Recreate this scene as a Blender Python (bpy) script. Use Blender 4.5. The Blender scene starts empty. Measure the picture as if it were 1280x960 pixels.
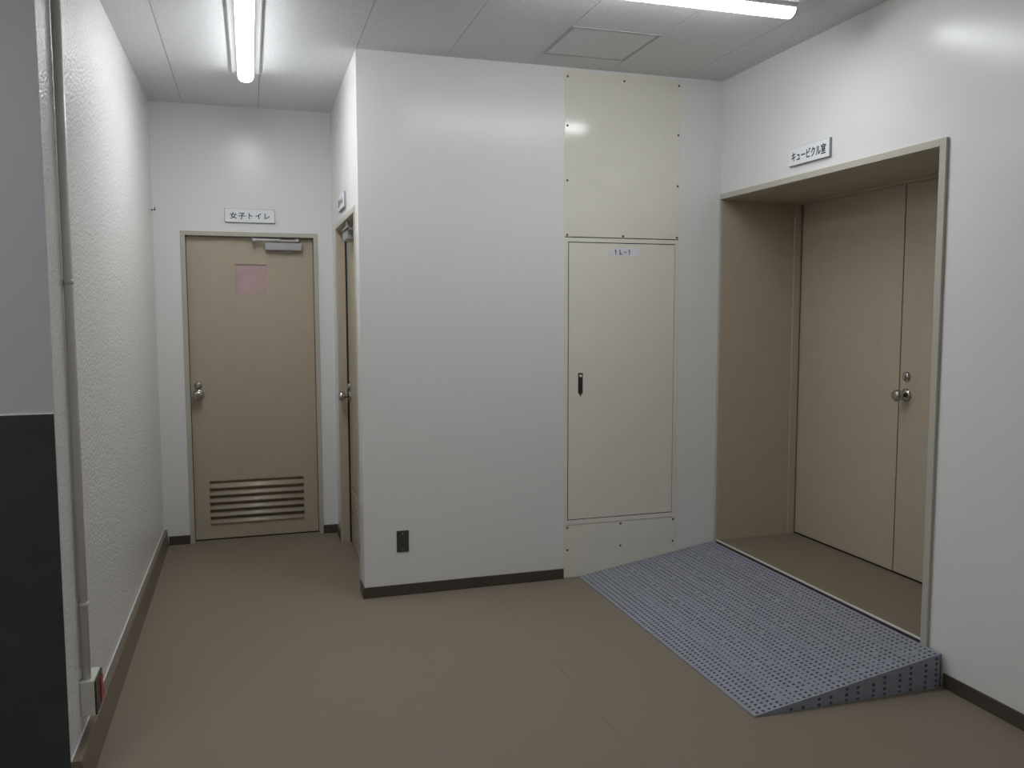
import bpy, bmesh, math
from mathutils import Vector, Matrix

SC = bpy.context.scene
COL = SC.collection

# ------------------------------------------------------------------ camera
YAW, PITCH, ROLL, FPX = 0.3004, -0.0841, -0.0021, 1051.26
cy_, sy_ = math.cos(YAW), math.sin(YAW)
Fv = Vector((sy_ * math.cos(PITCH), cy_ * math.cos(PITCH), math.sin(PITCH)))
Rv = Vector((cy_, -sy_, 0))
Uv = Rv.cross(Fv)
R2 = Rv * math.cos(ROLL) + Uv * math.sin(ROLL)
U2 = -Rv * math.sin(ROLL) + Uv * math.cos(ROLL)
cam_data = bpy.data.cameras.new('camera')
cam_data.sensor_width = 36.0
cam_data.sensor_fit = 'HORIZONTAL'
cam_data.lens = 36.0 * FPX / 1280.0
cam_data.clip_start = 0.05
cam = bpy.data.objects.new('camera', cam_data)
COL.objects.link(cam)
cam.matrix_world = Matrix(((R2.x, U2.x, -Fv.x, 0), (R2.y, U2.y, -Fv.y, 0), (R2.z, U2.z, -Fv.z, 1.5), (0, 0, 0, 1)))
SC.camera = cam

# ------------------------------------------------------------------ world, light level, view
world = bpy.data.worlds.new('world')
SC.world = world
world.use_nodes = True
world.node_tree.nodes['Background'].inputs[0].default_value = (0.6, 0.7, 0.8, 1)
world.node_tree.nodes['Background'].inputs[1].default_value = 0.02
LAMP_STRENGTH = 11.5        # the ceiling lamp before the double door
PASSAGE_STRENGTH = 13.0     # the one in the short passage
FILL_STRENGTH = 13.0         # unseen hall lamps, added to light faces turned to the viewer
LAMP_COLOR = (0.95, 0.98, 1.0, 1)
vs = SC.view_settings
vs.view_transform = 'Standard'
vs.look = 'None'
vs.gamma = 1.0
vs.exposure = 1.7
vs.use_curve_mapping = False

# ------------------------------------------------------------------ measures of the room (metres)
Xl, Yb, Xc, Yf, Xr, H = -0.573, 5.783, 0.537, 4.365, 2.62, 2.82
Yp = 2.8155                     # outer corner of the left wall
XD = 3.16                       # face of the doors in the deep opening
ZR = 0.147                      # raised floor in the deep opening
BX0, BY0, BX1, BY1 = -3.2, -3.2, 3.5, 6.1
PI = math.pi

# ------------------------------------------------------------------ materials
def new_mat(name):
    m = bpy.data.materials.new(name)
    m.use_nodes = True
    nt = m.node_tree
    return m, nt, nt.nodes['Principled BSDF']

def mat(name, col, rough=0.5, metal=0.0, spec=0.5, bump=None, mottle=None, coat=0.0):
    """bump = (noise scale, detail, distance); mottle = (noise scale, amount)"""
    m, nt, b = new_mat(name)
    b.inputs['Base Color'].default_value = (*col, 1)
    b.inputs['Roughness'].default_value = rough
    b.inputs['Metallic'].default_value = metal
    b.inputs['Specular IOR Level'].default_value = spec
    if coat:
        b.inputs['Coat Weight'].default_value = coat
        b.inputs['Coat Roughness'].default_value = 0.2
    g = None
    if bump or mottle:
        g = nt.nodes.new('ShaderNodeNewGeometry')
    if bump:
        n = nt.nodes.new('ShaderNodeTexNoise')
        n.inputs['Scale'].default_value = bump[0]
        n.inputs['Detail'].default_value = bump[1]
        nt.links.new(g.outputs['Position'], n.inputs['Vector'])
        bp = nt.nodes.new('ShaderNodeBump')
        bp.inputs['Strength'].default_value = 1.0
        bp.inputs['Distance'].default_value = bump[2]
        nt.links.new(n.outputs['Fac'], bp.inputs['Height'])
        nt.links.new(bp.outputs['Normal'], b.inputs['Normal'])
    if mottle:
        n = nt.nodes.new('ShaderNodeTexNoise')
        n.inputs['Scale'].default_value = mottle[0]
        n.inputs['Detail'].default_value = 3.0
        nt.links.new(g.outputs['Position'], n.inputs['Vector'])
        r = nt.nodes.new('ShaderNodeMapRange')
        r.inputs['From Min'].default_value = 0.3
        r.inputs['From Max'].default_value = 0.7
        r.inputs['To Min'].default_value = 1.0 - mottle[1]
        r.inputs['To Max'].default_value = 1.0 + mottle[1]
        nt.links.new(n.outputs['Fac'], r.inputs['Value'])
        mx = nt.nodes.new('ShaderNodeVectorMath')
        mx.operation = 'SCALE'
        mx.inputs[0].default_value = col
        nt.links.new(r.outputs['Result'], mx.inputs['Scale'])
        nt.links.new(mx.outputs['Vector'], b.inputs['Base Color'])
    return m

def srgb(r, g, b):
    f = lambda c: (c / 255 / 12.92) if c / 255 <= 0.04045 else ((c / 255 + 0.055) / 1.055) ** 2.4
    return (f(r), f(g), f(b))

M = {}
M['wall'] = mat('wall_paint', (0.80, 0.80, 0.79), 0.25, spec=0.36, bump=(60, 2, 0.0003))
M['stucco'] = mat('roller_plaster_paint', (0.82, 0.82, 0.80), 0.2, spec=0.5, bump=(85, 4, 0.0065))
M['pier'] = mat('grey_wall_paint', (0.56, 0.575, 0.60), 0.5, bump=(50, 3, 0.0006))
M['dado'] = mat('dark_dado_paint', (0.043, 0.050, 0.053), 0.45, mottle=(8, 0.12))
M['ceil'] = mat('ceiling_board', (0.74, 0.745, 0.755), 0.9, bump=(160, 4, 0.0015), mottle=(130, 0.09))
M['ceil_dark'] = mat('ceiling_joint', (0.10, 0.10, 0.10), 0.9)
M['hatch_frame'] = mat('hatch_frame_metal', (0.42, 0.42, 0.43), 0.5, 0.2)
M['floor'] = mat('vinyl_floor', (0.24, 0.198, 0.153), 0.55, spec=0.35, bump=(500, 2, 0.0005), mottle=(260, 0.16))
M['subfloor'] = mat('subfloor', (0.07, 0.06, 0.05), 0.8)
M['base'] = mat('brown_baseboard', (0.075, 0.058, 0.045), 0.5, mottle=(90, 0.1))
M['base_wood'] = mat('painted_wood_skirting', (0.175, 0.14, 0.105), 0.35, mottle=(25, 0.08))
M['door'] = mat('tan_door_paint', (0.48, 0.41, 0.315), 0.32, bump=(300, 2, 0.0002), mottle=(14, 0.03))
M['frame'] = mat('beige_frame_paint', (0.50, 0.475, 0.41), 0.35)
M['cream'] = mat('cream_steel_paint', (0.80, 0.775, 0.685), 0.13, mottle=(9, 0.015))
M['gap'] = mat('dark_gap', (0.02, 0.018, 0.015), 0.8)
M['chrome'] = mat('polished_steel', (0.50, 0.48, 0.45), 0.09, 1.0)
M['brushed'] = mat('brushed_steel', (0.55, 0.55, 0.56), 0.35, 1.0)
M['silver'] = mat('silver_paint', (0.42, 0.42, 0.44), 0.4, 0.5)
M['screw'] = mat('screw_steel', (0.10, 0.095, 0.09), 0.4, 0.8)
M['handle'] = mat('dark_handle', (0.05, 0.047, 0.045), 0.35, 0.4)
M['sign'] = mat('white_acrylic', (0.85, 0.86, 0.89), 0.25)
M['sign_edge'] = mat('grey_acrylic_edge', (0.30, 0.31, 0.34), 0.4)
M['ink'] = mat('black_lettering', (0.02, 0.03, 0.035), 0.5)
M['label'] = mat('white_label_tape', (0.78, 0.78, 0.82), 0.4)
M['ramp'] = mat('grey_blue_plastic', (0.29, 0.305, 0.36), 0.5, mottle=(30, 0.05))
M['ramp_in'] = mat('ramp_hollow_shade', (0.012, 0.013, 0.016), 0.9)
M['nosing'] = mat('aluminium_nosing', (0.85, 0.84, 0.80), 0.35, 0.15)
M['pipe'] = mat('painted_conduit', (0.68, 0.66, 0.62), 0.42)
M['box'] = mat('grey_beige_box', (0.74, 0.73, 0.67), 0.45)
M['red'] = mat('red_socket_plastic', (0.48, 0.03, 0.03), 0.35)
M['plate'] = mat('brown_outlet_plate', (0.07, 0.065, 0.055), 0.4, 0.2)
M['glass'] = mat('pink_frosted_glass', (0.53, 0.39, 0.39), 0.25, mottle=(7, 0.1))
M['lamp_white'] = mat('lamp_housing', (0.62, 0.62, 0.63), 0.4)

def emit(name, strength):
    m, nt, b = new_mat(name)
    b.inputs['Base Color'].default_value = (0.8, 0.8, 0.8, 1)
    b.inputs['Emission Color'].default_value = LAMP_COLOR
    # brightest straight down, weaker out of the rounded flanks, as the lamp board inside faces down
    g = nt.nodes.new('ShaderNodeNewGeometry')
    sp = nt.nodes.new('ShaderNodeSeparateXYZ')
    nt.links.new(g.outputs['Normal'], sp.inputs[0])
    r = nt.nodes.new('ShaderNodeMapRange')
    r.inputs['From Min'].default_value = 0.0
    r.inputs['From Max'].default_value = -1.0
    r.inputs['To Min'].default_value = 0.16 * strength
    r.inputs['To Max'].default_value = 1.3 * strength
    nt.links.new(sp.outputs['Z'], r.inputs['Value'])
    nt.links.new(r.outputs['Result'], b.inputs['Emission Strength'])
    return m
M['lamp'] = emit('lit_diffuser', LAMP_STRENGTH)
M['lamp_passage'] = emit('lit_diffuser_passage', PASSAGE_STRENGTH)
M['lamp_fill'] = emit('lit_diffuser_fill', FILL_STRENGTH)

# ------------------------------------------------------------------ mesh helpers
class MB:
    def __init__(self):
        self.v, self.f, self.s = [], [], []
    def add(self, vs_, fs, smooth=False):
        o = len(self.v)
        self.v += [tuple(p) for p in vs_]
        self.f += [tuple(o + i for i in f) for f in fs]
        self.s += [smooth] * len(fs)
        return self
    def box(self, x0, x1, y0, y1, z0, z1):
        x0, x1 = min(x0, x1), max(x0, x1); y0, y1 = min(y0, y1), max(y0, y1); z0, z1 = min(z0, z1), max(z0, z1)
        p = [(x0, y0, z0), (x1, y0, z0), (x1, y1, z0), (x0, y1, z0), (x0, y0, z1), (x1, y0, z1), (x1, y1, z1), (x0, y1, z1)]
        return self.add(p, [(0, 3, 2, 1), (4, 5, 6, 7), (0, 1, 5, 4), (1, 2, 6, 5), (2, 3, 7, 6), (3, 0, 4, 7)])
    def prism(self, prof, a0, a1, fn, smooth=False):
        """closed profile of (u, w) swept from a0 to a1; fn(a, u, w) -> xyz"""
        n = len(prof)
        p = [fn(a0, *q) for q in prof] + [fn(a1, *q) for q in prof]
        self.add(p, [(i, (i + 1) % n, n + (i + 1) % n, n + i) for i in range(n)], smooth)
        o = len(self.v) - 2 * n
        self.f += [tuple(o + i for i in range(n - 1, -1, -1)), tuple(o + n + i for i in range(n))]
        self.s += [False, False]
        return self
    def lathe(self, prof, c, ax, seg=24, smooth=True):
        """profile (radius, height) turned about direction ax through c"""
        ax = Vector(ax).normalized(); c = Vector(c)
        t = Vector((0, 0, 1)) if abs(ax.z) < 0.9 else Vector((1, 0, 0))
        u = ax.cross(t).normalized(); w = ax.cross(u)
        vs_, fs = [], []
        for (r, h) in prof:
            for k in range(seg):
                a = 2 * PI * k / seg
                vs_.append(c + ax * h + (u * math.cos(a) + w * math.sin(a)) * r)
        for i in range(len(prof) - 1):
            for k in range(seg):
                k2 = (k + 1) % seg
                fs.append((i * seg + k, i * seg + k2, (i + 1) * seg + k2, (i + 1) * seg + k))
        fs.append(tuple(range(seg - 1, -1, -1)))
        fs.append(tuple((len(prof) - 1) * seg + k for k in range(seg)))
        return self.add(vs_, fs, smooth)
    def tube(self, a, b, r, seg=16):
        a, b = Vector(a), Vector(b)
        return self.lathe([(r, 0), (r, (b - a).length)], a, b - a, seg)
    def build(self, name, m, parent=None, bevel=0.0, seg=2):
        me = bpy.data.meshes.new(name)
        me.from_pydata(self.v, [], self.f)
        me.update()
        bm = bmesh.new(); bm.from_mesh(me)
        bmesh.ops.recalc_face_normals(bm, faces=bm.faces)
        bm.to_mesh(me); bm.free()
        for i, p in enumerate(me.polygons):
            p.use_smooth = self.s[i] and len(p.vertices) == 4
        me.materials.append(m)
        o = bpy.data.objects.new(name, me)
        COL.objects.link(o)
        if parent:
            attach(o, parent)
        if bevel:
            bv = o.modifiers.new('bevel', 'BEVEL')
            bv.width = bevel; bv.segments = seg; bv.limit_method = 'ANGLE'
        return o

def attach(o, parent):
    o.parent = parent
    o.matrix_parent_inverse = world_of(parent).inverted()

def world_of(o):
    m = o.matrix_basis.copy()
    if o.parent:
        m = world_of(o.parent) @ o.matrix_parent_inverse @ m
    return m

def B(*a):
    return MB().box(*a)

def tag(o, label=None, cat=None, group=None, kind=None):
    if label: o['label'] = label
    if cat: o['category'] = cat
    if group: o['group'] = group
    if kind: o['kind'] = kind
    return o

def empty(name, loc):
    o = bpy.data.objects.new(name, None)
    o.empty_display_size = 0.1
    o.location = loc
    COL.objects.link(o)
    return o

def struct(o, label):
    return tag(o, label, kind='structure')

def text(name, body, size, width, origin, xdir, ydir, m, parent, depth=0.0012, bold=0.018, spacing=1.0, xscale=None):
    """flat lettering built as mesh; origin = centre, xdir/ydir = reading directions"""
    c = bpy.data.curves.new(name, 'FONT')
    c.body = body
    c.size = 1.0
    c.offset = bold
    c.extrude = 0.01
    c.space_character = spacing
    c.resolution_u = 4
    t = bpy.data.objects.new('lettering_curve', c)
    COL.objects.link(t)
    bpy.context.view_layer.update()
    me = bpy.data.meshes.new_from_object(t.evaluated_get(bpy.context.evaluated_depsgraph_get()))
    bpy.data.objects.remove(t)
    bpy.data.curves.remove(c)
    xs = [v.co.x for v in me.vertices]; ys = [v.co.y for v in me.vertices]
    cx, cyy = (min(xs) + max(xs)) / 2, (min(ys) + max(ys)) / 2
    sx = width / (max(xs) - min(xs)); sy = size / (max(ys) - min(ys))
    X, Y = Vector(xdir), Vector(ydir); Z = X.cross(Y)
    for v in me.vertices:
        x, y, z = v.co
        v.co = Vector(origin) + X * (x - cx) * sx + Y * (y - cyy) * sy + Z * (z / 0.01 * depth * 0.5)
    me.materials.clear(); me.materials.append(m)
    me.name = name
    o = bpy.data.objects.new(name, me)
    COL.objects.link(o)
    attach(o, parent)
    return o

# ================================================================== SETTING
# ---- floor: slab with vinyl sheets, seam between two sheets
floor = struct(B(BX0, BX1, BY0, BY1, -0.12, -0.003).build('floor', M['subfloor']), 'brown speckled vinyl floor of the hall')
seams = [BX0, -0.62, 1.213, BX1]
for a, b in zip(seams[:-1], seams[1:]):
    B(a + 0.0004, b - 0.0004, BY0, BY1, -0.003, 0.0).build('vinyl_sheet', M['floor'], floor)

# ---- ceiling: slab with boards, dark joints between them
ceiling = struct(B(BX0, BX1, BY0, BY1, H + 0.008, H + 0.1).build('ceiling', M['ceil_dark']), 'white ceiling of long boards with thin dark joints')
x0 = 0.083 - 0.4575 * 8
k = 0
joints = [0.083 + 0.4575 * i for i in range(-7, 8)]
joints = [j for j in joints if BX0 < j < BX1]
edges = [BX0] + joints + [BX1]
for a, b in zip(edges[:-1], edges[1:]):
    B(a + 0.0013, b - 0.0013, BY0, BY1, H, H + 0.008).build('ceiling_board', M['ceil'], ceiling)

# ---- left wall (rough roller plaster) and the grey face that turns away from it
wall_left = struct(B(BX0, Xl, Yp + 0.004, BY1, 0, H).build('wall_left', M['stucco']), 'long white wall with rough roller texture')
wall_near = struct(B(BX0, Xl - 0.001, Yp, Yp + 0.004, 0, H).build('wall_near', M['pier']), 'pale grey painted wall face with dark lower part')
B(BX0, Xl - 0.001, Yp - 0.003, Yp, 0, 1.2).build('dado_panel', M['dado'], wall_near)
B(BX0, Xl - 0.001, Yp - 0.0035, Yp, 1.2, 1.2055).build('dado_cap', M['sign'], wall_near)

# ---- back wall of the short passage, with the door opening
D1a, D1b, D1z = -0.414, 0.440, 2.027
mb = MB().box(Xl - 0.05, D1a + 0.01, Yb, Yb + 0.12, 0, H).box(D1b - 0.01, Xc + 0.2, Yb, Yb + 0.12, 0, H).box(D1a + 0.01, D1b - 0.01, Yb, Yb + 0.12, D1z - 0.01, H)
wall_back = struct(mb.build('wall_back', M['wall']), 'off-white end wall of the short passage')

# ---- side wall of the passage (with the second door) and the wall facing the camera
S0, S1, Sz = 4.500, 5.540, 2.062
mb = MB().box(Xc, Xc + 0.14, Yf + 0.12, S0 + 0.01, 0, H).box(Xc, Xc + 0.14, S1 - 0.01, Yb, 0, H).box(Xc, Xc + 0.14, S0 + 0.01, S1 - 0.01, Sz - 0.01, H)
wall_side = struct(mb.build('wall_side', M['wall']), 'narrow white passage wall around the second door')
wall_front = struct(B(Xc, Xr, Yf, Yf + 0.12, 0, H).build('wall_front', M['wall']), 'wide off-white wall facing the camera')

# ---- right wall with the deep opening
O0, O1, Oz = 2.690, 4.362, 2.180
mb = MB().box(Xr, BX1, BY0, O0 + 0.012, 0, H).box(Xr, BX1, O0 + 0.012, Yf + 0.4, Oz - 0.012, H).box(Xr, BX1, Yf, Yf + 0.4, 0, Oz - 0.012)
mb.box(3.26, BX1, O0 + 0.012, Yf, 0, Oz - 0.012)
wall_right = struct(mb.build('wall_right', M['wall']), 'white right-hand wall with a deep doorway')

# ---- walls behind the camera
wall_rear = struct(B(BX0, BX1, BY0 - 0.1, BY0, 0, H).build('wall_rear', M['wall']), 'plain white wall behind the viewer')
wall_far_left = struct(B(BX0 - 0.1, BX0, BY0, Yp, 0, H).build('wall_far_left', M['wall']), 'plain white wall at the far left of the hall')

# ---- raised floor inside the deep opening, with bright nosing
mb = MB().box(Xr + 0.006, 3.26, O0 + 0.03, O1 - 0.017, 0.0, ZR)
mb.build('raised_floor', M['floor'], floor)
B(Xr - 0.001, Xr + 0.010, O0 + 0.035, O1 - 0.017, ZR - 0.004, ZR + 0.0025).build('nosing', M['nosing'], floor, 0.001)
B(Xr + 0.001, Xr + 0.006, O0 + 0.035, O1 - 0.017, 0.0, ZR - 0.004).build('riser_board', M['subfloor'], floor)

# ---- baseboards
hb = 0.058
prof = [(0, 0), (0.0, 0.104), (0.020, 0.104), (0.026, 0.100), (0.040, 0.0)]
mb = MB()
def skirt(a, u, w):
    k_ = (5.78 - a) / 2.96                       # a little wider towards the hall
    return (Xl + u * (0.72 + 0.42 * k_), a, w)
mb.prism(prof, Yp, Yb - 0.0005, skirt)
bl = struct(mb.build('baseboard_left', M['base_wood']), 'thick brown painted skirting along the rough wall')
B(Xl, Xl + 0.003, Yp, Yb - 0.001, 0.104, 0.1085).build('caulk_bead', M['sign'], bl)
B(Xl + 0.03, D1a, Yb - 0.008, Yb, 0, hb).build('baseboard_back', M['base'])
struct(bpy.data.objects['baseboard_back'], 'short dark brown baseboard left of the end door')
struct(B(D1b, Xc - 0.008, Yb - 0.008, Yb, 0, hb).build('baseboard_back_corner', M['base']), 'short dark brown baseboard right of the end door')
mb = MB().box(Xc - 0.008, Xc, Yf - 0.008, S0, 0, hb)
struct(mb.build('baseboard_side', M['base']), 'dark brown baseboard on the wall edge beside the second door')
struct(B(Xc - 0.008, Xc, S1, Yb, 0, hb).build('baseboard_side_far', M['base']), 'dark brown baseboard in the passage corner')
struct(B(Xc, 1.654, Yf - 0.008, Yf, 0, hb).build('baseboard_front', M['base']), 'dark brown baseboard of the wall facing the camera')
struct(B(Xr - 0.008, Xr, BY0, 2.604, 0, hb).build('baseboard_right', M['base']), 'dark brown baseboard on the right wall beside the ramp')

# ================================================================== DOORS
def knob_set(parent, c, out, zt, rose=0.037, knob=0.033):
    """round lever-less knob on a rose and a small lock above it; c = point on the leaf, out = direction away from it"""
    c = Vector(c); out = Vector(out)
    k_ = MB().lathe([(rose, 0), (rose, 0.004), (rose * 0.8, 0.010), (0.014, 0.014)], c, out, 28).build('knob_rose', M['chrome'], parent)
    MB().lathe([(0.012, 0.008), (0.011, 0.030), (0.019, 0.036), (knob * 0.93, 0.044), (knob, 0.054), (knob * 0.97, 0.063), (knob * 0.8, 0.071), (knob * 0.4, 0.075)], c, out, 28).build('knob', M['chrome'], parent)
    d = c + Vector((0, 0, zt))
    MB().lathe([(0.025, 0), (0.0245, 0.006), (0.019, 0.012), (0.009, 0.013)], d, out, 24).build('lock_cylinder', M['chrome'], parent)
    t = Vector((0, 0, 1)).cross(out)
    a = d + out * 0.012
    p = [a + t * s * 0.004 + Vector((0, 0, w)) * 0.011 + out * o for o in (0, 0.008) for (s, w) in ((-1, -1), (1, -1), (1, 1), (-1, 1))]
    MB().add(p, [(0, 3, 2, 1), (4, 5, 6, 7), (0, 1, 5, 4), (1, 2, 6, 5), (2, 3, 7, 6), (3, 0, 4, 7)]).build('thumb_turn', M['brushed'], parent, 0.001)

def louvre_slat(name, length, m, parent, fn, z):
    """one tilted slat: back edge high, front edge low and slightly rolled"""
    prof = [(0.013, 0.030), (0.007, 0.0255), (0.000, 0.0185), (-0.006, 0.0105), (-0.010, 0.003), (-0.011, 0.000), (-0.009, -0.001), (-0.006, 0.004), (0.001, 0.014), (0.008, 0.0215), (0.014, 0.027)]
    return MB().prism(prof, 0, length, lambda a, u, w: fn(a, u, z + w), True).build(name, m, parent)

# ---- door 1: end of the passage
door1 = struct(empty('door_1', (0.013, Yb, 0)), 'tan steel door with pink window and louvres at the passage end')
YL = Yb + 0.045
mb = MB()
mb.box(D1a, D1a + 0.028, Yb - 0.006, Yb + 0.12, 0, D1z).box(D1b - 0.028, D1b, Yb - 0.006, Yb + 0.12, 0, D1z).box(D1a + 0.028, D1b - 0.028, Yb - 0.006, Yb + 0.12, D1z - 0.028, D1z)
mb.build('door_frame', M['frame'], door1, 0.0015)
mb = MB().box(D1a + 0.028, D1a + 0.04, YL + 0.006, Yb + 0.12, 0, D1z - 0.028).box(D1b - 0.04, D1b - 0.028, YL + 0.006, Yb + 0.12, 0, D1z - 0.028)
mb.build('door_stop', M['gap'], door1)
la, lb, lz0, lz1 = D1a + 0.031, D1b - 0.031, 0.010, D1z - 0.032
w0, w1, wz0, wz1 = -0.087, 0.114, 1.620, 1.826
v0, v1, vz0, vz1 = -0.288, 0.316, 0.108, 0.396
mb = MB()
mb.box(la, lb, YL, YL + 0.036, wz1, lz1).box(la, lb, YL, YL + 0.036, vz1, wz0).box(la, lb, YL, YL + 0.036, lz0, vz0)
mb.box(la, w0, YL, YL + 0.036, wz0, wz1).box(w1, lb, YL, YL + 0.036, wz0, wz1)
mb.box(la, v0, YL, YL + 0.036, vz0, vz1).box(v1, lb, YL, YL + 0.036, vz0, vz1)
mb.box(la, lb, YL + 0.036, YL + 0.038, lz0, lz1)
leaf1 = mb.build('door_leaf', M['door'], door1)
B(w0, w1, YL + 0.010, YL + 0.016, wz0, wz1).build('window_pane', M['glass'], leaf1)
mb = MB().box(w0, w1, YL + 0.001, YL + 0.010, wz1 - 0.004, wz1).box(w0, w1, YL + 0.001, YL + 0.010, wz0, wz0 + 0.004)
mb.box(w0, w0 + 0.003, YL + 0.001, YL + 0.010, wz0, wz1).box(w1 - 0.003, w1, YL + 0.001, YL + 0.010, wz0, wz1)
mb.build('window_bead', M['door'], leaf1)
for i in range(6):
    louvre_slat('louvre_slat', v1 - v0, M['door'], leaf1, lambda a, u, w: (v0 + a, YL + u, w), vz0 + 0.004 + 0.0475 * (5 - i))
knob_set(leaf1, (-0.337, YL, 0.972), (0, -1, 0), 0.062)
B(la, lb, YL + 0.01, YL + 0.03, 0.001, 0.010).build('threshold_gap', M['gap'], door1)
# closer with its two-piece arm
closer = B(0.103, 0.336, YL - 0.052, YL, 1.914, 1.961).build('closer_body', M['silver'], leaf1, 0.003)
B(0.244, 0.262, YL - 0.035, YL - 0.015, 1.906, 1.914).build('closer_valve', M['brushed'], leaf1)
mb = MB().box(0.296, 0.318, YL - 0.045, YL - 0.020, 1.970, 1.990).box(0.188, 0.318, YL - 0.060, YL - 0.036, 1.972, 1.981)
mb.build('closer_arm', M['brushed'], leaf1, 0.001)
MB().box(0.034, 0.200, YL - 0.066, YL - 0.048, 1.973, 1.986).build('closer_link', M['brushed'], leaf1, 0.001)
B(0.024, 0.048, YL - 0.068, YL - 0.030, 1.969, 1.989).build('closer_shoe', M['brushed'], door1, 0.001)

# ---- door 2: side wall of the passage, seen almost edge-on
door2 = struct(empty('door_2', (Xc, (S0 + S1) / 2, 0)), 'tan louvred door in the passage side wall seen nearly edge-on')
XS = Xc + 0.062
B(XS - 0.011, XS + 0.006, S1 - 0.033, S1 - 0.031, 0, Sz - 0.03).build('gap_shade_strip', M['gap'], door2)  # dark strip standing in for the shaded gap between jamb and leaf
B(Xc + 0.003, XS + 0.004, S1 - 0.031, S1 - 0.029, 0, Sz - 0.03).build('jamb_lining', M['door'], door2)
mb = MB().box(Xc - 0.006, Xc + 0.14, S0, S0 + 0.03, 0, Sz).box(Xc - 0.006, Xc + 0.14, S1 - 0.03, S1, 0, Sz).box(Xc - 0.006, Xc + 0.14, S0 + 0.03, S1 - 0.03, Sz - 0.03, Sz)
mb.build('door_frame', M['frame'], door2, 0.0015)
mb = MB().box(XS + 0.006, Xc + 0.14, S1 - 0.042, S1 - 0.03, 0, Sz - 0.03).box(XS + 0.006, Xc + 0.14, S0 + 0.03, S0 + 0.042, 0, Sz - 0.03)
mb.build('door_stop', M['gap'], door2)
ya, yb, sz1 = S0 + 0.033, S1 - 0.034, Sz - 0.034
u0, u1 = ya + 0.097, yb - 0.097
mb = MB().box(XS, XS + 0.036, ya, yb, vz1, sz1).box(XS, XS + 0.036, ya, yb, 0.010, vz0)
mb.box(XS, XS + 0.036, ya, u0, vz0, vz1).box(XS, XS + 0.036, u1, yb, vz0, vz1).box(XS + 0.036, XS + 0.038, ya, yb, 0.010, sz1)
leaf2 = mb.build('door_leaf', M['door'], door2)
for i in range(6):
    louvre_slat('louvre_slat', u1 - u0, M['door'], leaf2, lambda a, u, w: (XS + u, u0 + a, w), vz0 + 0.004 + 0.0475 * (5 - i))
knob_set(leaf2, (XS, 5.442, 0.972), (-1, 0, 0), 0.062)
B(XS + 0.01, XS + 0.03, ya, yb, 0.001, 0.010).build('threshold_gap', M['gap'], door2)
B(XS - 0.050, XS, 5.02, 5.25, 1.935, 1.985).build('closer_body', M['silver'], leaf2, 0.003)
MB().box(XS - 0.058, XS - 0.040, 4.95, 5.22, 1.992, 2.003).build('closer_arm', M['brushed'], leaf2, 0.001)
MB().box(XS - 0.060, XS - 0.030, 4.93, 4.96, 1.990, 2.030).build('closer_shoe', M['brushed'], door2, 0.001)

# ---- door 3: pair of leaves deep inside the opening of the right wall
door3 = struct(empty('door_3', (Xr, 3.5, ZR)), 'tan double steel door set deep in the right wall behind the ramp')
mb = MB()
mb.box(Xr - 0.014, Xr + 0.004, O0, O0 + 0.034, 0.10, Oz)
mb.box(Xr - 0.008, Xr + 0.004, O1 - 0.016, O1, 0.10, Oz)
mb.box(Xr - 0.014, Xr + 0.004, O0 + 0.034, O1 - 0.016, Oz - 0.030, Oz)
mb.build('door_frame', M['frame'], door3, 0.0015)
OL, OR, OT = O1 - 0.018, O0 + 0.036, Oz - 0.032
B(Xr + 0.004, 3.26, OL, O1 + 0.002, ZR, OT).build('reveal_lining', M['door'], door3)
B(Xr + 0.004, 3.26, O0 + 0.013, OR, ZR, OT).build('reveal_lining', M['door'], door3)
B(Xr + 0.004, 3.26, O0 + 0.013, O1 + 0.002, OT, Oz - 0.013).build('head_lining', M['door'], door3)
# door jamb proper: small step and groove before the leaves
mb = MB().box(3.105, 3.150, OL - 0.014, OL, ZR, OT).box(3.105, 3.150, OR, OR + 0.014, ZR, OT).box(3.105, 3.150, OR + 0.014, OL - 0.014, OT - 0.010, OT)
mb.build('door_jamb', M['door'], door3, 0.002)
YM = 3.507
zb, ztop = ZR + 0.012, OT - 0.006
lf = B(XD, XD + 0.04, YM + 0.0035, OL - 0.006, zb, ztop).build('door_leaf', M['door'], door3, 0.001)
rl = B(XD, XD + 0.04, OR + 0.006, YM - 0.0035, zb, ztop).build('door_leaf', M['door'], door3, 0.001)
knob_set(rl, (XD, 3.456, 1.082), (-1, 0, 0), 0.094, 0.034, 0.030)
B(XD + 0.006, XD + 0.045, OR, OL, ZR + 0.0005, OT).build('dark_rebate', M['gap'], door3)

# ================================================================== CABINET AND COVER PANELS ON THE FRONT WALL
def screw(parent, x, z, y):
    return MB().lathe([(0.0062, 0), (0.0062, 0.0015), (0.004, 0.003), (0.001, 0.0032)], (x, y, z), (0, -1, 0), 12).build('screw', M['screw'], parent)

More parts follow.
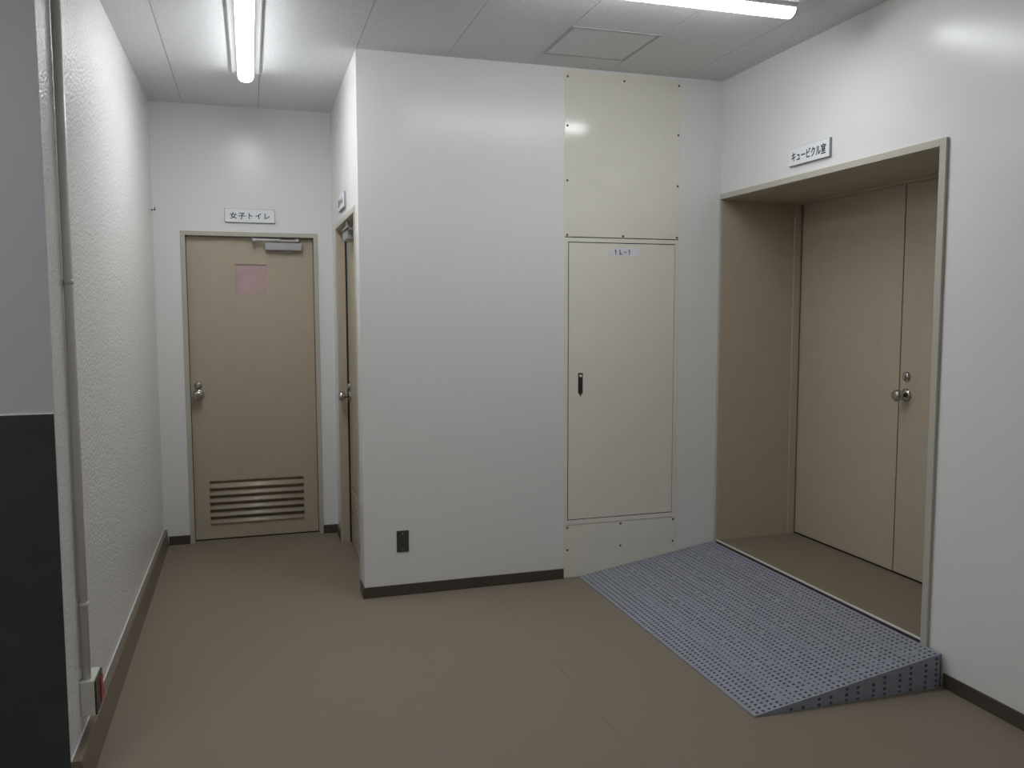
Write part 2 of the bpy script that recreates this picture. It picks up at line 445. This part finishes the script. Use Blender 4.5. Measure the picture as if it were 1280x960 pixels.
PX0, PX1 = 1.656, 2.350
up = tag(empty('cover_panel', (2.0, Yf, 1.92)), 'upper cream steel cover panel screwed on between cabinet and ceiling', 'panel', 'screwed cover panels')
B(PX0 - 0.002, PX1 + 0.002, Yf - 0.004, Yf, 1.918, H - 0.014).build('panel_sheet', M['cream'], up, 0.001)
for x, z in ((1.669, 2.772), (2.003, 2.772), (2.339, 2.772), (1.669, 2.513), (2.339, 2.500), (1.669, 2.220), (2.339, 2.216), (1.669, 1.927), (2.003, 1.927), (2.339, 1.927)):
    screw(up, x, z, Yf - 0.004)
cab = tag(empty('electrical_cabinet', (2.0, Yf, 0.31)), 'cream steel electrical cabinet with tall door flush in the wall', 'cabinet')
d0, d1, dz0, dz1 = 1.677, 2.327, 0.336, 1.888
mb = MB().box(PX0, d0 - 0.002, Yf - 0.006, Yf, 0.308, 1.913).box(d1 + 0.002, PX1, Yf - 0.006, Yf, 0.308, 1.913)
mb.box(d0 - 0.002, d1 + 0.002, Yf - 0.006, Yf, dz1 + 0.002, 1.913).box(d0 - 0.002, d1 + 0.002, Yf - 0.006, Yf, 0.308, dz0 - 0.002)
mb.build('cabinet_frame', M['cream'], cab, 0.001)
B(d0 - 0.002, d1 + 0.002, Yf - 0.001, Yf, dz0 - 0.002, dz1 + 0.002).build('frame_gap', M['gap'], cab)
B(PX0, PX1, Yf - 0.002, Yf, 1.9125, 1.9185).build('joint_shadow', M['gap'], cab)
cdoor = B(d0 + 0.0025, d1 - 0.0015, Yf - 0.007, Yf - 0.001, dz0 + 0.0025, dz1 - 0.0025).build('cabinet_door', M['cream'], cab, 0.001)
hx0, hx1, hz0, hz1 = 1.736, 1.763, 1.052, 1.166
tag(B(hx0, hx1, Yf - 0.010, Yf - 0.007, hz0, hz1).build('handle', M['handle'], cdoor, 0.001), 'dark flush pull handle')
MB().prism([(hx0 + 0.006, hz0 + 0.004), (hx1 - 0.006, hz0 + 0.004), (hx1 - 0.006, hz1 - 0.030), (hx0 + 0.006, hz1 - 0.030)], Yf - 0.015, Yf - 0.010, lambda a, u, w: (u, a, w)).build('handle_lever', M['handle'], cdoor, 0.001)
MB().lathe([(0.0075, 0), (0.0075, 0.003), (0.004, 0.0045)], ((hx0 + hx1) / 2, Yf - 0.010, hz1 - 0.016), (0, -1, 0), 16).build('key_cylinder', M['nosing'], cdoor)
MB().prism([(hx0 + 0.006, hz0), (hx1 - 0.006, hz0), ((hx0 + hx1) / 2, hz0 - 0.018)], Yf - 0.009, Yf - 0.007, lambda a, u, w: (u, a, w)).build('handle_shadow', M['screw'], cdoor)  # dark wedge painted in as the pointed shadow below the handle
lab = B(1.916, 2.102, Yf - 0.0082, Yf - 0.007, 1.818, 1.861).build('name_label', M['label'], cdoor)
def letter(*rects):
    mb_ = MB()
    for (a, b, c_, d_) in rects:
        mb_.box(a, b, Yf - 0.0092, Yf - 0.0081, c_, d_)
    return mb_.build('letter', M['ink'], cdoor)
for lx in (1.958, 2.042):                                    # the two figures 1: stem with a short flag
    MB().prism([(lx - 0.0022, 1.825), (lx + 0.0022, 1.825), (lx + 0.0022, 1.8525), (lx - 0.0010, 1.8525), (lx - 0.0070, 1.8475), (lx - 0.0070, 1.8440), (lx - 0.0022, 1.8470)], Yf - 0.0092, Yf - 0.0081, lambda a, u, w: (u, a, w)).build('letter', M['ink'], cdoor)
MB().prism([(1.981, 1.825), (1.998, 1.825), (1.998, 1.8290), (1.9855, 1.8290), (1.9855, 1.8525), (1.981, 1.8525)], Yf - 0.0092, Yf - 0.0081, lambda a, u, w: (u, a, w)).build('letter', M['ink'], cdoor)
letter((2.007, 2.024, 1.8365, 1.8405))
lp = tag(empty('cover_panel', (2.0, Yf, 0.0)), 'low cream steel cover panel below the cabinet beside the ramp', 'panel', 'screwed cover panels')
B(PX0 - 0.002, PX1 + 0.002, Yf - 0.004, Yf, 0.004, 0.305).build('panel_sheet', M['cream'], lp, 0.001)
for x in (1.676, 2.003, 2.339):
    screw(lp, x, 0.292, Yf - 0.004)
    screw(lp, x, 0.163, Yf - 0.004)

# ================================================================== RAMP
RX0, RX1, RY0, RY1, RZ = 1.748, 2.604, 2.608, Yf - 0.0055, 0.138
ramp = tag(empty('access_ramp', ((RX0 + RX1) / 2, (RY0 + RY1) / 2, 0)), 'grey-blue perforated plastic ramp leading up to the double door', 'ramp')
def rz(x):
    return 0.006 + (RZ - 0.006) * (x - RX0) / (RX1 - RX0)
NX, NY = 33, 70
px_ = (RX1 - 0.006 - (RX0 + 0.009)) / NX
PY = (RY1 - RY0 - 0.006) / NY
oy = RY0 + 0.003
mb = MB()
ox = RX0 + 0.009
def P(x, y, d=0.0):
    return (x, y, rz(x) - d)
small = {5: 0.62, 6: 0.62, 7: 0.7, 11: 0.7, 12: 0.6, 17: 0.7, 18: 0.6, 22: 0.65, 23: 0.7, 28: 0.65, 29: 0.7}
for i in range(NX):
    xa = ox + i * px_; xb = xa + px_
    for j in range(NY):
        ya_ = oy + j * PY; yb_ = ya_ + PY
        ph = j % 10
        miss = (i % 5 == 0 and i > 3 and ph in (2, 5)) or (i % 10 == 8 and ph == 3)
        if miss:
            mb.add([P(xa, ya_), P(xb, ya_), P(xb, yb_), P(xa, yb_)], [(0, 1, 2, 3)])
            continue
        hx = 0.0059 * (small.get(i, 1.0) ** 0.8)
        hy = 0.0058 * small.get(i, 1.0) ** 0.3
        cx, cy2 = (xa + xb) / 2, (ya_ + yb_) / 2
        dp = min(0.012, rz(cx) - 0.002)
        o_ = [P(xa, ya_), P(xb, ya_), P(xb, yb_), P(xa, yb_)]
        n_ = [P(cx - hx, cy2 - hy), P(cx + hx, cy2 - hy), P(cx + hx, cy2 + hy), P(cx - hx, cy2 + hy)]
        b_ = [(q[0], q[1], q[2] - dp) for q in n_]
        mb.add(o_ + n_ + b_, [(0, 1, 5, 4), (1, 2, 6, 5), (2, 3, 7, 6), (3, 0, 4, 7), (4, 5, 9, 8), (5, 6, 10, 9), (6, 7, 11, 10), (7, 4, 8, 11)])
# rims round the field of holes
ye = oy + NY * PY
xe = ox + NX * px_
def rim(xa, xb, ya_, yb_):
    mb.add([P(xa, ya_), P(xb, ya_), P(xb, yb_), P(xa, yb_)], [(0, 1, 2, 3)])
rim(RX0, ox, RY0, RY1); rim(xe, RX1, RY0, RY1); rim(ox, xe, RY0, oy); rim(ox, xe, ye, RY1)
mb.add([(RX0, RY0, 0), (RX0, RY1, 0), P(RX0, RY1), P(RX0, RY0)], [(0, 1, 2, 3)])
top = mb.build('perforated_deck', M['ramp'], ramp)
tag(top, kind='stuff')
# side cheek with paired columns of holes
mb = MB()
cols = []
c0 = 2.582
while c0 > RX0 + 0.16:
    cols += [c0, c0 - 0.052]
    c0 -= 0.1245
cols = sorted(cols)
hw, hh, pz = 0.0068, 0.0060, 0.0225
cuts = [RX0] + [e for c in cols for e in (c - hw, c + hw)] + [RX1]
def Q(x, z, d=0.0):
    return (x, RY0 + d, z)
for n, (a, b) in enumerate(zip(cuts[:-1], cuts[1:])):
    if n % 2 == 0:
        mb.add([Q(a, 0), Q(b, 0), Q(b, rz(b)), Q(a, rz(a))], [(0, 1, 2, 3)])
    else:
        z = 0.0
        lim = min(rz(a), rz(b)) - 0.006
        zc = 0.008
        while zc + hh < lim:
            mb.add([Q(a, z), Q(b, z), Q(b, zc - hh), Q(a, zc - hh)], [(0, 1, 2, 3)])
            f4 = [Q(a, zc - hh), Q(b, zc - hh), Q(b, zc + hh), Q(a, zc + hh)]
            g4 = [(q[0], q[1] + 0.014, q[2]) for q in f4]
            mb.add(f4 + g4, [(0, 1, 5, 4), (1, 2, 6, 5), (2, 3, 7, 6), (3, 0, 4, 7)])
            z = zc + hh
            zc += pz
        mb.add([Q(a, z), Q(b, z), Q(b, rz(b)), Q(a, rz(a))], [(0, 1, 2, 3)])
mb.build('side_cheek', M['ramp'], ramp)
# near-black core under the deck, shade of the hollow put into its colour
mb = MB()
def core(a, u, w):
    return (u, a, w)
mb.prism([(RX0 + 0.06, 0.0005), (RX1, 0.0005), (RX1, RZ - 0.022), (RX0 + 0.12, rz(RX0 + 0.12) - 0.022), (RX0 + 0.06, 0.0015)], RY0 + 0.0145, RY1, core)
mb.build('ramp_shade_core', M['ramp_in'], ramp)
B(RX1 - 0.004, RX1, RY0, RY1, 0, RZ - 0.001).build('back_edge', M['ramp'], ramp)

# ================================================================== SIGNS
def wall_sign(c, xdir, out, label, words, tw, th, spacing=1.0):
    """small white plate with black lettering; c = centre of its back on the wall"""
    c, X, N = Vector(c), Vector(xdir), Vector(out)
    Z = Vector((0, 0, 1))
    w, h, t = 0.1535, 0.042, 0.016
    s = tag(empty('room_sign', c - Z * h), label, 'sign', 'white room signs above doors')
    def slab(w_, h_, t0, t1):
        p = [c + X * (a * w_) + Z * (b * h_) + N * t_ for t_ in (t0, t1) for (a, b) in ((-1, -1), (1, -1), (1, 1), (-1, 1))]
        return MB().add(p, [(0, 3, 2, 1), (4, 5, 6, 7), (0, 1, 5, 4), (1, 2, 6, 5), (2, 3, 7, 6), (3, 0, 4, 7)])
    slab(w + 0.0022, h + 0.0022, 0.0, t - 0.004).build('sign_back', M['sign_edge'], s, 0.001)
    slab(w, h, t - 0.004, t).build('sign_plate', M['sign'], s, 0.001)
    text('sign_lettering', words, th, tw, c + N * (t + 0.0004), X, Z, M['ink'], s, bold=0.018, spacing=spacing)
    return s

wall_sign((0.014, Yb, 2.130), (1, 0, 0), (0, -1, 0), 'white sign with black characters over the louvred end door', '女子トイレ', 0.247, 0.043, 1.25)
wall_sign((Xc, 5.075, 2.150), (0, -1, 0), (-1, 0, 0), 'white sign seen edge-on over the passage side door', '男子トイレ', 0.247, 0.043, 1.25)
wall_sign((Xr, 3.545, 2.272), (0, -1, 0), (-1, 0, 0), 'white sign with black characters over the deep double doorway', 'キュービクル室', 0.262, 0.048, 1.0)

# ================================================================== CEILING LAMPS AND HATCH
def ceiling_lamp(c, along, length, label, m):
    """flat white base plate on the ceiling with a half-round lit bar"""
    c = Vector(c); A = Vector(along); W = Vector((0, 0, 1)).cross(A)
    L = tag(empty('ceiling_lamp', c), label, 'lamp', 'ceiling lamps with long lit bars')
    def f(a, u, w):
        return tuple(c + A * a + W * u + Vector((0, 0, w)))
    h = length / 2
    MB().prism([(-0.076, -0.0005), (-0.076, -0.010), (-0.070, -0.016), (0.070, -0.016), (0.076, -0.010), (0.076, -0.0005)], -h, h, f).build('lamp_base', m['base'], L)
    MB().prism([(-0.040, -0.016), (-0.040, -0.034), (0.040, -0.034), (0.040, -0.016)], -h + 0.004, h - 0.004, f).build('lamp_neck', m['base'], L)
    n = 14
    prof = [(0.0405, -0.034)] + [(0.0405 * math.cos(PI * k_ / n), -0.036 - 0.030 * math.sin(PI * k_ / n)) for k_ in range(n + 1)] + [(-0.0405, -0.034)]
    MB().prism(prof, -h + 0.012, h - 0.012, f, True).build('lamp_diffuser', m['lit'], L)
    for s in (-1, 1):
        MB().prism([(u * 1.02, w * 1.0) for u, w in prof], s * (h - 0.012), s * h, f).build('end_cap', m['base'], L)
    return L

ceiling_lamp((0.010, 4.288, H), (0, 1, 0), 1.28, 'lit lamp bar on the passage ceiling pointing at the end door', {'base': M['lamp_white'], 'lit': M['lamp_passage']})
ceiling_lamp((1.610, 3.195, H), (1, 0, 0), 1.28, 'lit lamp bar on the ceiling in front of the cream cover panel', {'base': M['lamp_white'], 'lit': M['lamp']})
ceiling_lamp((-1.35, 1.35, H), (0, 1, 0), 1.28, 'added unseen lamp bar on the hall ceiling beside the grey wall face', {'base': M['lamp_white'], 'lit': M['lamp_fill']})  # this lamp and the next are out of view, added for their light
ceiling_lamp((0.0, -1.1, H), (0, 1, 0), 1.28, 'added unseen lamp bar on the hall ceiling behind the viewer', {'base': M['lamp_white'], 'lit': M['lamp_fill']})

hatch = tag(empty('ceiling_hatch', (1.682, 3.952, H)), 'square ceiling access hatch with thin grey metal frame', 'hatch')
qx0, qx1, qy0, qy1 = 1.455, 1.909, 3.738, 4.165
mb = MB().box(qx0, qx1, qy0, qy0 + 0.016, H - 0.004, H).box(qx0, qx1, qy1 - 0.016, qy1, H - 0.004, H).box(qx0, qx0 + 0.016, qy0 + 0.016, qy1 - 0.016, H - 0.004, H).box(qx1 - 0.016, qx1, qy0 + 0.016, qy1 - 0.016, H - 0.004, H)
mb.build('hatch_frame', M['hatch_frame'], hatch, 0.0008)
B(qx0 + 0.018, qx1 - 0.018, qy0 + 0.018, qy1 - 0.018, H - 0.003, H).build('hatch_board', M['ceil'], hatch)

# ================================================================== SMALL THINGS ON THE WALLS
# conduit pipe down to the socket box on the left wall
PYc = 3.018
pipe = tag(empty('conduit_pipe', (Xl, PYc, 0.288)), 'thin painted conduit pipe running down the rough left wall', 'pipe')
MB().tube((Xl + 0.017, PYc, 0.284), (Xl + 0.017, PYc, H), 0.0145, 20).build('pipe', M['pipe'], pipe)
for z in (0.541, 1.603, 2.62):
    mb = MB().tube((Xl + 0.017, PYc, z - 0.008), (Xl + 0.017, PYc, z + 0.008), 0.0162, 20)
    mb.box(Xl, Xl + 0.003, PYc - 0.032, PYc + 0.032, z - 0.008, z + 0.008)
    mb.build('saddle_clamp', M['pipe'], pipe)
sb = tag(empty('socket_box', (Xl, 3.05, 0.168)), 'small surface socket box with red outlet at the foot of the conduit', 'socket box')
B(Xl, Xl + 0.044, 2.990, 3.112, 0.166, 0.286).build('box_body', M['box'], sb, 0.003)
B(Xl + 0.044, Xl + 0.050, 2.992, 3.110, 0.168, 0.284).build('box_cover', M['plate'], sb, 0.002)
tag(B(Xl + 0.050, Xl + 0.053, 3.066, 3.107, 0.176, 0.262).build('outlet', M['red'], sb, 0.002), 'red outlet insert')

# blank plate low on the front wall
bp = tag(empty('outlet_plate', (0.741, Yf, 0.234)), 'dark brown blank outlet plate low on the wide wall', 'outlet plate')
B(0.709, 0.774, Yf - 0.005, Yf, 0.234, 0.350).build('plate', M['plate'], bp, 0.002)
for z in (0.250, 0.334):
    MB().lathe([(0.0035, 0), (0.003, 0.0015), (0.0005, 0.002)], (0.7415, Yf - 0.005, z), (0, -1, 0), 10).build('screw', M['brushed'], bp)

# little hook near the far corner of the left wall
hk = MB().lathe([(0.007, 0), (0.006, 0.004), (0.003, 0.006)], (Xl, 5.735, 2.146), (1, 0, 0), 12)
hk.tube((Xl + 0.004, 5.735, 2.146), (Xl + 0.022, 5.735, 2.146), 0.003, 8).tube((Xl + 0.021, 5.735, 2.142), (Xl + 0.021, 5.735, 2.162), 0.003, 8)
tag(hk.build('wall_hook', M['screw']), 'tiny dark screw hook high on the rough wall by the corner', 'hook')
